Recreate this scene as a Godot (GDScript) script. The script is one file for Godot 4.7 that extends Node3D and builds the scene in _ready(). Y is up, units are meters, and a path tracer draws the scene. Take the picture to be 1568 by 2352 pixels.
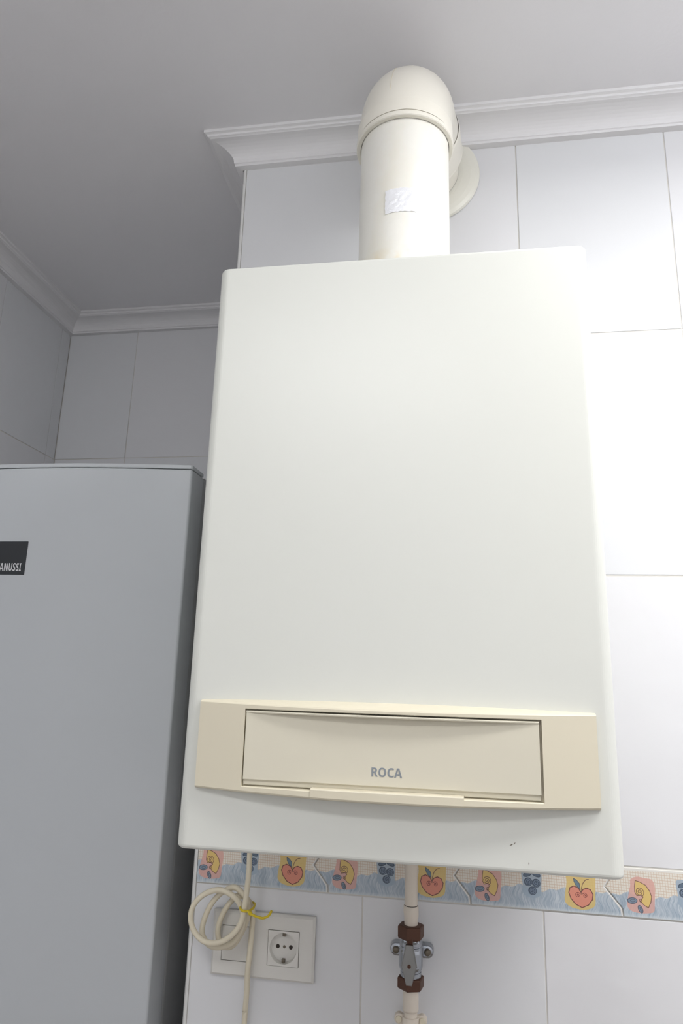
extends Node3D
# Heights below are measured from the eye; EYE lifts them so that the floor is y = 0.
const EYE := 1.523
const CEIL := 0.977
const FRONT := 0.34          # front sheet of the boiler
var org := Vector3.ZERO      # base of the thing being built (eye-relative)
var M := {}
var rng := RandomNumberGenerator.new()

# ------------------------------------------------------------------ helpers
func numbered(parent: Node, called: String) -> String:
	if not parent.has_node(NodePath(called)):
		return called
	var k := 1
	while parent.has_node(NodePath("%s_%03d" % [called, k])):
		k += 1
	return "%s_%03d" % [called, k]

func tag(o: Node, label: String, category: String, group := "", kind := "") -> void:
	if label != "": o.set_meta("label", label)
	if category != "": o.set_meta("category", category)
	if group != "": o.set_meta("group", group)
	if kind != "": o.set_meta("kind", kind)

func thing(called: String, label: String, category: String, base: Vector3, group := "") -> Node3D:
	var o := Node3D.new()
	o.name = numbered(self, called)
	add_child(o, true)
	o.position = base + Vector3(0, EYE, 0)
	org = base
	tag(o, label, category, group)
	return o

func mb() -> SurfaceTool:
	var st := SurfaceTool.new()
	st.begin(Mesh.PRIMITIVE_TRIANGLES)
	return st

func build(st: SurfaceTool, called: String, mat: Material, parent: Node) -> MeshInstance3D:
	st.generate_normals()
	var mi := MeshInstance3D.new()
	mi.mesh = st.commit()
	mi.material_override = mat
	mi.name = numbered(parent, called)
	parent.add_child(mi, true)
	return mi

# a structural mesh at top level; org becomes its base
func structure(called: String, st: SurfaceTool, mat: Material, label: String) -> MeshInstance3D:
	var mi := build(st, called, mat, self)
	mi.position = org + Vector3(0, EYE, 0)
	tag(mi, label, "", "", "structure")
	return mi

# corners counter-clockwise as seen from outside
func quad(st: SurfaceTool, a: Vector3, b: Vector3, c: Vector3, d: Vector3, g := -1) -> void:
	st.set_smooth_group(g)
	for v in [a, c, b, a, d, c]:
		st.add_vertex(v - org)

func tri(st: SurfaceTool, a: Vector3, b: Vector3, c: Vector3, g := -1) -> void:
	st.set_smooth_group(g)
	for v in [a, c, b]:
		st.add_vertex(v - org)

func inset(poly: PackedVector2Array, d: float) -> PackedVector2Array:
	var out := PackedVector2Array()
	var n := poly.size()
	for i in n:
		var e0 := (poly[i] - poly[(i + n - 1) % n]).normalized()
		var e1 := (poly[(i + 1) % n] - poly[i]).normalized()
		var n0 := Vector2(-e0.y, e0.x)
		var n1 := Vector2(-e1.y, e1.x)
		out.append(poly[i] + (n0 + n1) * d / maxf(1.0 + n0.dot(n1), 0.3))
	return out

# poly counter-clockwise in the xy plane of `at`, extruded from z0 to z1 along its z, rounded at z1 (and at z0)
func prism(st: SurfaceTool, poly: PackedVector2Array, z0: float, z1: float, bev := 0.0, at := Transform3D.IDENTITY, steps := 2, both := false, uvr := Rect2()) -> void:
	var rings := []
	if both and bev > 0.0:
		for k in range(steps):
			var t := PI / 2 * k / steps
			rings.append([bev * (1.0 - sin(t)), z0 + bev * (1.0 - cos(t))])
		rings.append([0.0, z0 + bev])
	else:
		rings.append([0.0, z0])
	if bev > 0.0:
		for k in range(steps + 1):
			var t := PI / 2 * k / steps
			rings.append([bev * (1.0 - cos(t)), z1 - bev * (1.0 - sin(t))])
	else:
		rings.append([0.0, z1])
	var n := poly.size()
	var R := []
	for r in rings:
		var p := inset(poly, r[0]) if r[0] > 0.0 else poly
		var row := PackedVector3Array()
		for v in p:
			row.append(at * Vector3(v.x, v.y, r[1]))
		R.append(row)
	var hasuv := uvr.size.x > 0.0
	for i in R.size() - 1:
		for j in n:
			var k := (j + 1) % n
			if hasuv:
				st.set_smooth_group(-1)
				for c in [[i, j], [i + 1, k], [i, k], [i, j], [i + 1, j], [i + 1, k]]:
					st.set_uv(Vector2((poly[c[1]].x - uvr.position.x) / uvr.size.x, 1.0 - (poly[c[1]].y - uvr.position.y) / uvr.size.y))
					st.add_vertex(R[c[0]][c[1]] - org)
			else:
				quad(st, R[i][j], R[i][k], R[i + 1][k], R[i + 1][j])
	var idx := Geometry2D.triangulate_polygon(poly)
	for cap in 2:
		var row: PackedVector3Array = R[R.size() - 1] if cap == 0 else R[0]
		for t in range(0, idx.size(), 3):
			var a := idx[t]
			var b := idx[t + 1]
			var c := idx[t + 2]
			var ccw := (poly[b] - poly[a]).cross(poly[c] - poly[a]) > 0.0
			if ccw != (cap == 0):
				var s := b
				b = c
				c = s
			st.set_smooth_group(-1)
			for v in [a, c, b]:
				if hasuv:
					st.set_uv(Vector2((poly[v].x - uvr.position.x) / uvr.size.x, 1.0 - (poly[v].y - uvr.position.y) / uvr.size.y))
				st.add_vertex(row[v] - org)

func rrect(x0: float, y0: float, x1: float, y1: float, r := 0.0, n := 5) -> PackedVector2Array:
	var out := PackedVector2Array()
	if r <= 0.0:
		return PackedVector2Array([Vector2(x0, y0), Vector2(x1, y0), Vector2(x1, y1), Vector2(x0, y1)])
	for c in [[x1 - r, y0 + r, -PI / 2], [x1 - r, y1 - r, 0.0], [x0 + r, y1 - r, PI / 2], [x0 + r, y0 + r, PI]]:
		for k in n + 1:
			var t: float = c[2] + PI / 2 * k / n
			out.append(Vector2(c[0] + r * cos(t), c[1] + r * sin(t)))
	return out

func ngon(c: Vector2, r: float, n: int, turn := 0.0) -> PackedVector2Array:
	var out := PackedVector2Array()
	for k in n:
		out.append(c + Vector2(cos(turn + TAU * k / n), sin(turn + TAU * k / n)) * r)
	return out

func box(st: SurfaceTool, a: Vector3, b: Vector3, bev := 0.0) -> void:
	prism(st, rrect(a.x, a.y, b.x, b.y), a.z, b.z, bev, Transform3D.IDENTITY, 2, bev > 0.0)

# round tube along points; hard = every stretch keeps its own edge
func sweep(st: SurfaceTool, pts: Array, radii: Array, sides := 24, hard := false, caps := true) -> void:
	var n := pts.size()
	var rings := []
	var up := Vector3.ZERO
	for i in n:
		var t: Vector3
		if i == 0: t = pts[1] - pts[0]
		elif i == n - 1: t = pts[n - 1] - pts[n - 2]
		else: t = (pts[i + 1] - pts[i]).normalized() + (pts[i] - pts[i - 1]).normalized()
		if t.length() < 1e-9: t = pts[mini(i + 2, n - 1)] - pts[maxi(i - 2, 0)]
		t = t.normalized()
		if i == 0:
			up = Vector3.RIGHT if absf(t.x) < 0.8 else Vector3.UP
		up = (up - t * up.dot(t)).normalized()
		var side := t.cross(up)
		var row := PackedVector3Array()
		for k in sides:
			var a := TAU * k / sides
			row.append(pts[i] + (up * cos(a) + side * sin(a)) * radii[mini(i, radii.size() - 1)])
		rings.append(row)
	for i in n - 1:
		for k in sides:
			var k2 := (k + 1) % sides
			quad(st, rings[i][k], rings[i][k2], rings[i + 1][k2], rings[i + 1][k], (i % 30) + 1 if hard else 1)
	if caps:
		for k in range(1, sides - 1):
			tri(st, rings[0][0], rings[0][k + 1], rings[0][k])
			tri(st, rings[n - 1][0], rings[n - 1][k], rings[n - 1][k + 1])

# profile: [radius, height] pairs turned round a vertical (or any) axis
func lathe(st: SurfaceTool, base: Vector3, axis: Vector3, prof: Array, sides := 32) -> void:
	var pts := []
	var rad := []
	var a := axis.normalized()
	var u := (Vector3.RIGHT if absf(a.x) < 0.8 else Vector3.UP)
	u = (u - a * u.dot(a)).normalized()
	var w := a.cross(u)
	for i in prof.size() - 1:
		for k in sides:
			var t0 := TAU * k / sides
			var t1 := TAU * (k + 1) / sides
			var d0 := u * cos(t0) + w * sin(t0)
			var d1 := u * cos(t1) + w * sin(t1)
			var p0: Vector3 = base + a * prof[i][1]
			var p1: Vector3 = base + a * prof[i + 1][1]
			quad(st, p0 + d0 * prof[i][0], p0 + d1 * prof[i][0], p1 + d1 * prof[i + 1][0], p1 + d0 * prof[i + 1][0], (i % 30) + 1)

func smooth(pts: Array, per := 6) -> Array:
	var c := Curve3D.new()
	for i in pts.size():
		var p: Vector3 = pts[i]
		var t := Vector3.ZERO
		if i > 0 and i < pts.size() - 1:
			t = (pts[i + 1] - pts[i - 1]) / 6.0
		c.add_point(p, -t, t)
	var out := []
	for i in pts.size() - 1:
		for k in per:
			out.append(c.sample(i, float(k) / per))
	out.append(pts[pts.size() - 1])
	return out

func mat(color: Color, rough: float, metal := 0.0, spec := 0.5) -> StandardMaterial3D:
	var m := StandardMaterial3D.new()
	m.albedo_color = color
	m.roughness = rough
	m.metallic = metal
	m.metallic_specular = spec
	return m

func bumps(m: StandardMaterial3D, freq: float, strength: float, scale: float, s := 3) -> void:
	var nz := FastNoiseLite.new()
	nz.seed = s
	nz.frequency = freq
	nz.fractal_octaves = 3
	var t := NoiseTexture2D.new()
	t.noise = nz
	t.width = 512
	t.height = 512
	t.seamless = true
	t.as_normal_map = true
	t.bump_strength = 4.0
	m.normal_enabled = true
	m.normal_texture = t
	m.normal_scale = strength
	m.uv1_triplanar = true
	m.uv1_world_triplanar = true
	m.uv1_scale = Vector3.ONE * scale

# ------------------------------------------------------------------ picture drawn on the border tiles (flat print)
const PX := 5.0       # pixels per millimetre
const BX := -24.0     # left end of the print, mm
const BW := 228.0
const BH := 62.0
func pt(u: float, v: float) -> Vector2:
	return Vector2((u - BX) * PX, (BH - v) * PX)
func fill(im: Image, mm: Array, col: Color, soft := 0.0) -> void:
	var poly := PackedVector2Array()
	for p in mm: poly.append(pt(p[0], p[1]))
	var c := Curve2D.new()
	var n := poly.size()
	for i in n + 1:
		var t := (poly[(i + 1) % n] - poly[(i + n - 1) % n]) / 6.0 * soft
		c.add_point(poly[i % n], -t, t)
	var sm := PackedVector2Array()
	for i in n:
		for k in 6: sm.append(c.sample(i, k / 6.0))
	var lo := sm[0]
	var hi := sm[0]
	for p in sm:
		lo = lo.min(p)
		hi = hi.max(p)
	for y in range(maxi(0, int(lo.y)), mini(im.get_height(), int(hi.y) + 2)):
		for x in range(maxi(0, int(lo.x)), mini(im.get_width(), int(hi.x) + 2)):
			if Geometry2D.is_point_in_polygon(Vector2(x + 0.5, y + 0.5), sm):
				im.set_pixel(x, y, im.get_pixel(x, y).lerp(col, col.a))
func stroke(im: Image, pts: Array, w: float, col: Color) -> void:
	for i in pts.size() - 1:
		var a := pt(pts[i][0], pts[i][1])
		var b := pt(pts[i + 1][0], pts[i + 1][1])
		var r := w * PX / 2.0
		for y in range(maxi(0, int(minf(a.y, b.y) - r - 1)), mini(im.get_height(), int(maxf(a.y, b.y) + r + 2))):
			for x in range(maxi(0, int(minf(a.x, b.x) - r - 1)), mini(im.get_width(), int(maxf(a.x, b.x) + r + 2))):
				var p := Vector2(x + 0.5, y + 0.5)
				var d := p.distance_to(Geometry2D.get_closest_point_to_segment(p, a, b))
				if d < r + 0.5:
					im.set_pixel(x, y, im.get_pixel(x, y).lerp(col, clampf(r + 0.5 - d, 0, 1) * col.a))
func spiral(c: Array, r: float, turns: float, start: float, sgn := 1.0) -> Array:
	var out := []
	for k in 21:
		var t := k / 20.0
		out.append([c[0] + r * (1.0 - t * 0.9) * cos(start + sgn * t * turns * TAU), c[1] + r * (1.0 - t * 0.9) * sin(start + sgn * t * turns * TAU)])
	return out
func oval(c: Array, a: float, b: float, turn: float) -> Array:
	var out := []
	for k in 17:
		var t := TAU * k / 16
		out.append([c[0] + a * cos(t) * cos(turn) - b * sin(t) * sin(turn), c[1] + a * cos(t) * sin(turn) + b * sin(t) * cos(turn)])
	return out

func border_picture() -> ImageTexture:
	var im := Image.create(int(BW * PX), int(BH * PX), false, Image.FORMAT_RGB8)
	var nz := FastNoiseLite.new()
	nz.seed = 11
	nz.frequency = 0.02
	var cream := Color8(236, 230, 219)
	var line := Color8(206, 178, 148)
	for y in im.get_height():
		var v := BH - y / PX
		for x in im.get_width():
			var u := BX + x / PX
			var c := cream
			# fine hand-drawn check
			var gx := fposmod(u + 0.03 * v + 0.25 * nz.get_noise_2d(x, y * 0.3), 3.4)
			var gy := fposmod(v + 0.02 * u + 0.25 * nz.get_noise_2d(x * 0.3, y), 3.4)
			var l := maxf(clampf(1.0 - absf(gx - 1.7) / 0.42, 0, 1), clampf(1.0 - absf(gy - 1.7) / 0.42, 0, 1))
			c = c.lerp(line, 0.9 * l)
			# washed blue strokes below a wavy line
			var edge := 27.0 + 2.6 * sin(u * 0.105 + 1.0) + 1.5 * sin(u * 0.31) + 0.9 * nz.get_noise_2d(x * 2.0, 7.0)
			var k := clampf((edge - v) / 1.0 + 0.5, 0, 1)
			var wob := u + 1.8 * sin(v * 0.28 + u * 0.05)
			var s := 0.5 + 0.5 * nz.get_noise_2d(wob * 26.0, v * 1.4)
			var s2 := 0.5 + 0.5 * nz.get_noise_2d(wob * 8.0 + 300.0, v * 1.2)
			var blue := Color8(148, 166, 184).lerp(Color8(226, 231, 233), clampf(0.42 + 1.5 * (0.6 * (s - 0.5) + 0.5 * (s2 - 0.5)), 0, 1))
			blue = blue.lerp(Color8(222, 228, 230), clampf((5.0 - v) / 5.0, 0, 1) * 0.7)
			c = c.lerp(blue, k)
			if v > 58.0: c = c.lerp(Color8(236, 233, 226), clampf((v - 58.0), 0, 1))
			im.set_pixel(x, y, c)
	var ink := Color8(92, 98, 112)
	var brown := Color8(128, 96, 82)
	# swirl of fruit on a pink patch
	fill(im, [[3.6, 15], [8, 8], [18, 5.5], [30, 6], [38, 9], [39.5, 20], [41, 38], [38, 48], [28, 50], [18, 51], [10, 47], [9, 39], [6, 27]], Color8(226, 174, 162, 215), 1.0)
	var sw := [[16, 46], [22, 44.5], [29, 41], [34, 34], [36, 27], [34.5, 20], [31, 13], [26, 15.5], [21, 20.5], [25, 26], [23, 28], [17, 27], [14.5, 31.5], [14.8, 39]]
	fill(im, sw, Color8(230, 199, 126), 0.8)
	stroke(im, sw + [sw[0]], 0.9, brown)
	stroke(im, spiral([20.8, 32], 6.2, 2.2, -1.2), 0.8, brown)
	stroke(im, spiral([22, 21], 2.6, 1.5, 1.0), 0.7, brown)
	for o in [[[10.7, 20.5], 6.3, 3.6, 0.1], [[20.6, 10.5], 5.0, 2.6, -1.2]]:
		var ov: Array = oval(o[0], o[1], o[2], o[3])
		fill(im, ov.slice(0, 16), Color8(132, 149, 166), 1.0)
		stroke(im, ov, 0.9, ink)
		stroke(im, oval([o[0][0] + 0.6, o[0][1]], o[1] * 0.5, o[2] * 0.45, o[3]), 0.6, ink)
	# grapes on a blue patch
	fill(im, [[69, 49], [70, 30], [69.5, 22], [73, 17], [80, 14.5], [88, 15], [94.5, 19], [95, 30], [95.5, 49], [83, 51]], Color8(164, 181, 197, 225), 0.8)
	for c in [[77.5, 34.5], [88.2, 33.5], [83, 23.5]]:
		fill(im, oval(c, 5.4, 5.2, 0).slice(0, 16), Color8(124, 140, 160), 1.0)
		stroke(im, spiral(c, 5.2, 2.2, 0.6), 0.8, Color8(70, 82, 98))
		stroke(im, oval(c, 5.3, 5.1, 0), 0.9, Color8(82, 94, 110))
	for o in [[[77, 44], 6, 2.6, 0.35], [[88.5, 44.5], 6, 2.6, -0.35]]:
		fill(im, oval(o[0], o[1], o[2], o[3]).slice(0, 16), Color8(96, 112, 130), 1.0)
		stroke(im, oval(o[0], o[1], o[2], o[3]), 0.8, Color8(70, 82, 98))
	# apple on a yellow patch
	fill(im, [[130, 50], [129.5, 38], [127, 25], [126, 14], [131, 8], [140, 5], [150, 4], [160, 6.5], [166, 12], [167, 25], [168, 38], [167, 50], [150, 52]], Color8(229, 199, 124, 225), 0.9)
	var ap := [[148, 26], [145, 31], [139, 33.5], [133.5, 31], [131.7, 25], [134, 18], [140, 11], [148.5, 7], [157, 11], [162.5, 18], [163.8, 24.5], [161, 30], [156, 31.8], [151, 30]]
	fill(im, ap, Color8(230, 152, 130), 1.0)
	stroke(im, ap + [ap[0]], 1.1, Color8(120, 74, 72))
	stroke(im, spiral([143.5, 22.5], 3.6, 1.6, 0.6), 0.8, Color8(140, 80, 74))
	stroke(im, spiral([153, 22.5], 3.4, 1.6, PI - 0.6, -1.0), 0.8, Color8(140, 80, 74))
	stroke(im, [[148, 24], [148.6, 30], [150.5, 36], [153, 40], [156, 42.5], [159, 43]], 0.9, brown)
	fill(im, [[147, 30.5], [142, 34], [139.5, 39], [139, 43], [143, 41], [146.5, 37]], Color8(116, 138, 152), 1.0)
	stroke(im, [[147, 30.5], [142, 34], [139.5, 39], [139, 43], [143, 41], [146.5, 37], [147, 30.5]], 0.8, ink)
	# glazed white rim along the wavy end
	stroke(im, [[200.6, 0], [199.4, 10], [178.8, 34.8], [192.5, 56], [194.6, 62]], 2.2, Color8(234, 232, 228))
	im.generate_mipmaps()
	return ImageTexture.create_from_image(im)

func pipe_picture() -> ImageTexture:
	# cream pipe with a few yellowed runs near its foot
	var im := Image.create(512, 256, false, Image.FORMAT_RGB8)
	var nz := FastNoiseLite.new()
	nz.seed = 5
	nz.frequency = 0.012
	for y in 256:
		for x in 512:
			var c := Color8(241, 239, 231)
			var n := nz.get_noise_2d(x, y)
			c = c.lerp(Color8(232, 224, 200), clampf(0.1 + n * 0.8, 0, 1) * 0.4)
			var low := clampf((y - 205.0) / 50.0, 0, 1)
			c = c.lerp(Color8(222, 190, 130), clampf(low * (0.35 + 1.6 * nz.get_noise_2d(x * 1.5 + 90.0, y * 2.0)), 0, 0.7))
			im.set_pixel(x, y, c)
	im.generate_mipmaps()
	return ImageTexture.create_from_image(im)

func make_materials() -> void:
	M.wall_tiles = []
	for k in 3:
		var m := mat([Color8(233, 233, 235), Color8(231, 232, 234), Color8(234, 234, 236)][k], 0.03)
		bumps(m, 0.010, 0.22, 2.4, 20 + k)
		M.wall_tiles.append(m)
	M.grout = mat(Color8(218, 215, 209), 0.9)
	M.plaster = mat(Color8(241, 240, 242), 0.85)
	bumps(M.plaster, 0.05, 0.05, 3.0, 8)
	M.cornice = mat(Color8(238, 237, 238), 0.7)
	M.trim = mat(Color8(232, 232, 230), 0.35)
	M.boiler = mat(Color8(221, 222, 215), 0.36)
	M.cream = mat(Color8(221, 213, 191), 0.42)
	M.cream_flap = mat(Color8(220, 214, 195), 0.40)
	M.print = mat(Color8(138, 144, 150), 0.6)
	M.flue = mat(Color8(238, 234, 222), 0.32)
	M.flue_pipe = mat(Color.WHITE, 0.33)
	M.flue_pipe.albedo_texture = pipe_picture()
	M.foil = mat(Color8(249, 250, 253), 0.30, 0.25)
	bumps(M.foil, 0.03, 0.6, 20.0, 4)
	M.rosette = mat(Color8(240, 238, 227), 0.32)
	M.fridge = mat(Color8(196, 200, 203), 0.36)
	M.fridge_side = mat(Color8(188, 190, 190), 0.5)
	M.gasket = mat(Color8(172, 174, 174), 0.7)
	M.badge = mat(Color8(34, 38, 42), 0.4)
	M.badge_print = mat(Color8(214, 214, 216), 0.5)
	M.outlet = mat(Color8(228, 226, 220), 0.35)
	M.dark = mat(Color8(52, 44, 38), 0.7)
	M.earth_clip = mat(Color8(120, 112, 100), 0.4, 0.8)
	M.cable = mat(Color8(228, 219, 196), 0.5)
	M.tie = mat(Color8(222, 196, 40), 0.4)
	M.pipe_paint = mat(Color8(230, 220, 206), 0.5)
	M.brass = mat(Color8(92, 62, 48), 0.5, 0.35)
	bumps(M.brass, 0.04, 0.25, 30.0, 9)
	M.chrome = mat(Color8(168, 172, 178), 0.18, 1.0)
	M.lever = mat(Color8(142, 142, 140), 0.30, 0.95)
	M.floor = mat(Color8(132, 122, 112), 0.4)  # unseen floor, darkened to send less light onto ceiling and lower wall
	M.frame = mat(Color8(232, 232, 232), 0.4)
	M.glass = mat(Color(0.95, 0.97, 1.0, 0.06), 0.0)
	M.glass.transparency = BaseMaterial3D.TRANSPARENCY_ALPHA
	M.lamp_glow = mat(Color8(240, 240, 240), 0.5)
	M.lamp_glow.emission_enabled = true
	M.lamp_glow.emission = Color(0.97, 0.985, 1.0)
	M.lamp_glow.emission_energy_multiplier = 7.0
	M.border = mat(Color.WHITE, 0.16)
	M.border.albedo_texture = border_picture()

# ------------------------------------------------------------------ tiles
var full_tile: ArrayMesh
func tile_mesh(w: float, h: float) -> ArrayMesh:
	var keep := org
	org = Vector3.ZERO
	var st := mb()
	prism(st, rrect(-w / 2, -h / 2, w / 2, h / 2), -0.006, 0.0, 0.0008)
	st.generate_normals()
	org = keep
	return st.commit()

# `at` maps wall coordinates (along, up, out) to the room
func lay_tile(parent: Node3D, at: Transform3D, x0: float, y0: float, x1: float, y1: float) -> void:
	var gap := 0.0018
	var w := x1 - x0 - gap
	var h := y1 - y0 - gap
	if w < 0.004 or h < 0.004: return
	var mi := MeshInstance3D.new()
	if absf(w - (0.25 - gap)) < 1e-4 and absf(h - (0.4 - gap)) < 1.6e-3:
		mi.mesh = full_tile
	else:
		mi.mesh = tile_mesh(w, h)
	mi.material_override = M.wall_tiles[rng.randi() % 3]
	mi.name = numbered(parent, "tile")
	var tilt := Basis.from_euler(Vector3(rng.randf_range(-1, 1) * 0.0030, rng.randf_range(-1, 1) * 0.0030, 0))
	var t := at * Transform3D(tilt, Vector3((x0 + x1) / 2, (y0 + y1) / 2, rng.randf_range(-0.0003, 0.0002)))
	t.origin -= org
	mi.transform = t
	parent.add_child(mi, true)

func lay_grid(parent: Node3D, at: Transform3D, xs: Array, ys: Array) -> void:
	for j in ys.size() - 1:
		for i in xs.size() - 1:
			lay_tile(parent, at, xs[i], ys[j], xs[i + 1], ys[j + 1])

func _ready() -> void:
	rng.seed = 7
	# ---------------- camera
	var cam := Camera3D.new()
	cam.name = "camera"
	add_child(cam)
	cam.transform = Transform3D(Basis(Vector3.UP, deg_to_rad(9.36615)) * Basis(Vector3.RIGHT, deg_to_rad(13.44616)) * Basis(Vector3.BACK, deg_to_rad(1.68027)), Vector3(0.12873, EYE, 1.0645))
	cam.keep_aspect = Camera3D.KEEP_HEIGHT
	cam.fov = rad_to_deg(2.0 * atan(1176.0 / 1557.66))
	cam.near = 0.02
	cam.current = true
	# ---------------- sky, exposure
	var env := Environment.new()
	var sky := Sky.new()
	var sm := ProceduralSkyMaterial.new()
	sm.sky_top_color = Color(0.80, 0.82, 0.86)
	sm.sky_horizon_color = Color(0.89, 0.90, 0.91)
	sm.ground_bottom_color = Color(0.42, 0.41, 0.40)
	sm.ground_horizon_color = Color(0.62, 0.62, 0.62)
	sm.sky_energy_multiplier = 0.75
	sm.ground_energy_multiplier = 2.2
	sky.sky_material = sm
	env.background_mode = Environment.BG_SKY
	env.sky = sky
	env.ambient_light_source = Environment.AMBIENT_SOURCE_SKY
	env.tonemap_mode = Environment.TONE_MAPPER_LINEAR
	env.tonemap_exposure = 0.98
	env.sdfgi_enabled = true
	env.ssao_enabled = true
	env.ssil_enabled = true
	var we := WorldEnvironment.new()
	we.name = "environment"
	we.environment = env
	add_child(we)
	make_materials()
	full_tile = tile_mesh(0.25 - 0.0018, 0.4 - 0.0018)
	lamp(0.46, 1.36, 0.58, 0.78, 1.26, "unseen rectangular ceiling lamp near the boiler, out of view, placed to light its front")  # out of view; placed to light the boiler front and right-hand tiles
	lamp(-0.55, 0.15, 1.40, 1.60, 0.46, "added fill light behind the camera, shaped like a rectangular ceiling lamp")  # added fill for the recess and boiler front, dressed as a ceiling fitting
	room()
	boiler()
	flue()
	fridge()
	outlet()
	gas_line()
	power_cable()

# ------------------------------------------------------------------ unseen lamps: one lights the boiler wall, the other is added fill
const LY := 0.89
func lamp(x0: float, x1: float, z0: float, z1: float, energy: float, label: String) -> void:
	var o := thing("unseen_lamp", label, "lamp", Vector3((x0 + x1) / 2, CEIL, (z0 + z1) / 2), "")
	var up := Transform3D(Basis(Vector3.RIGHT, Vector3(0, 0, -1), Vector3.UP), Vector3.ZERO)
	var st := mb()
	prism(st, rrect(x0 - 0.005, -z1 - 0.005, x1 + 0.005, -z0 + 0.005, 0.01), CEIL - 0.018, CEIL - 0.0005, 0.0, up)
	build(st, "housing", M.frame, o)
	st = mb()
	prism(st, rrect(x0, -z1, x1, -z0, 0.008), LY, CEIL - 0.0185, 0.003, up, 2, true)
	build(st, "diffuser", M.lamp_glow, o)
	var l := AreaLight3D.new()
	l.name = "lamp_light"
	l.area_size = Vector2(x1 - x0, z1 - z0)
	l.light_color = Color(0.99, 0.985, 0.98)
	l.light_energy = energy
	l.area_range = 8.0
	l.area_attenuation = 2.0
	l.shadow_enabled = true
	l.position = Vector3(0, LY - CEIL - 0.004, 0)
	l.rotation = Vector3(-PI / 2, 0, 0)
	o.add_child(l)

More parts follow.
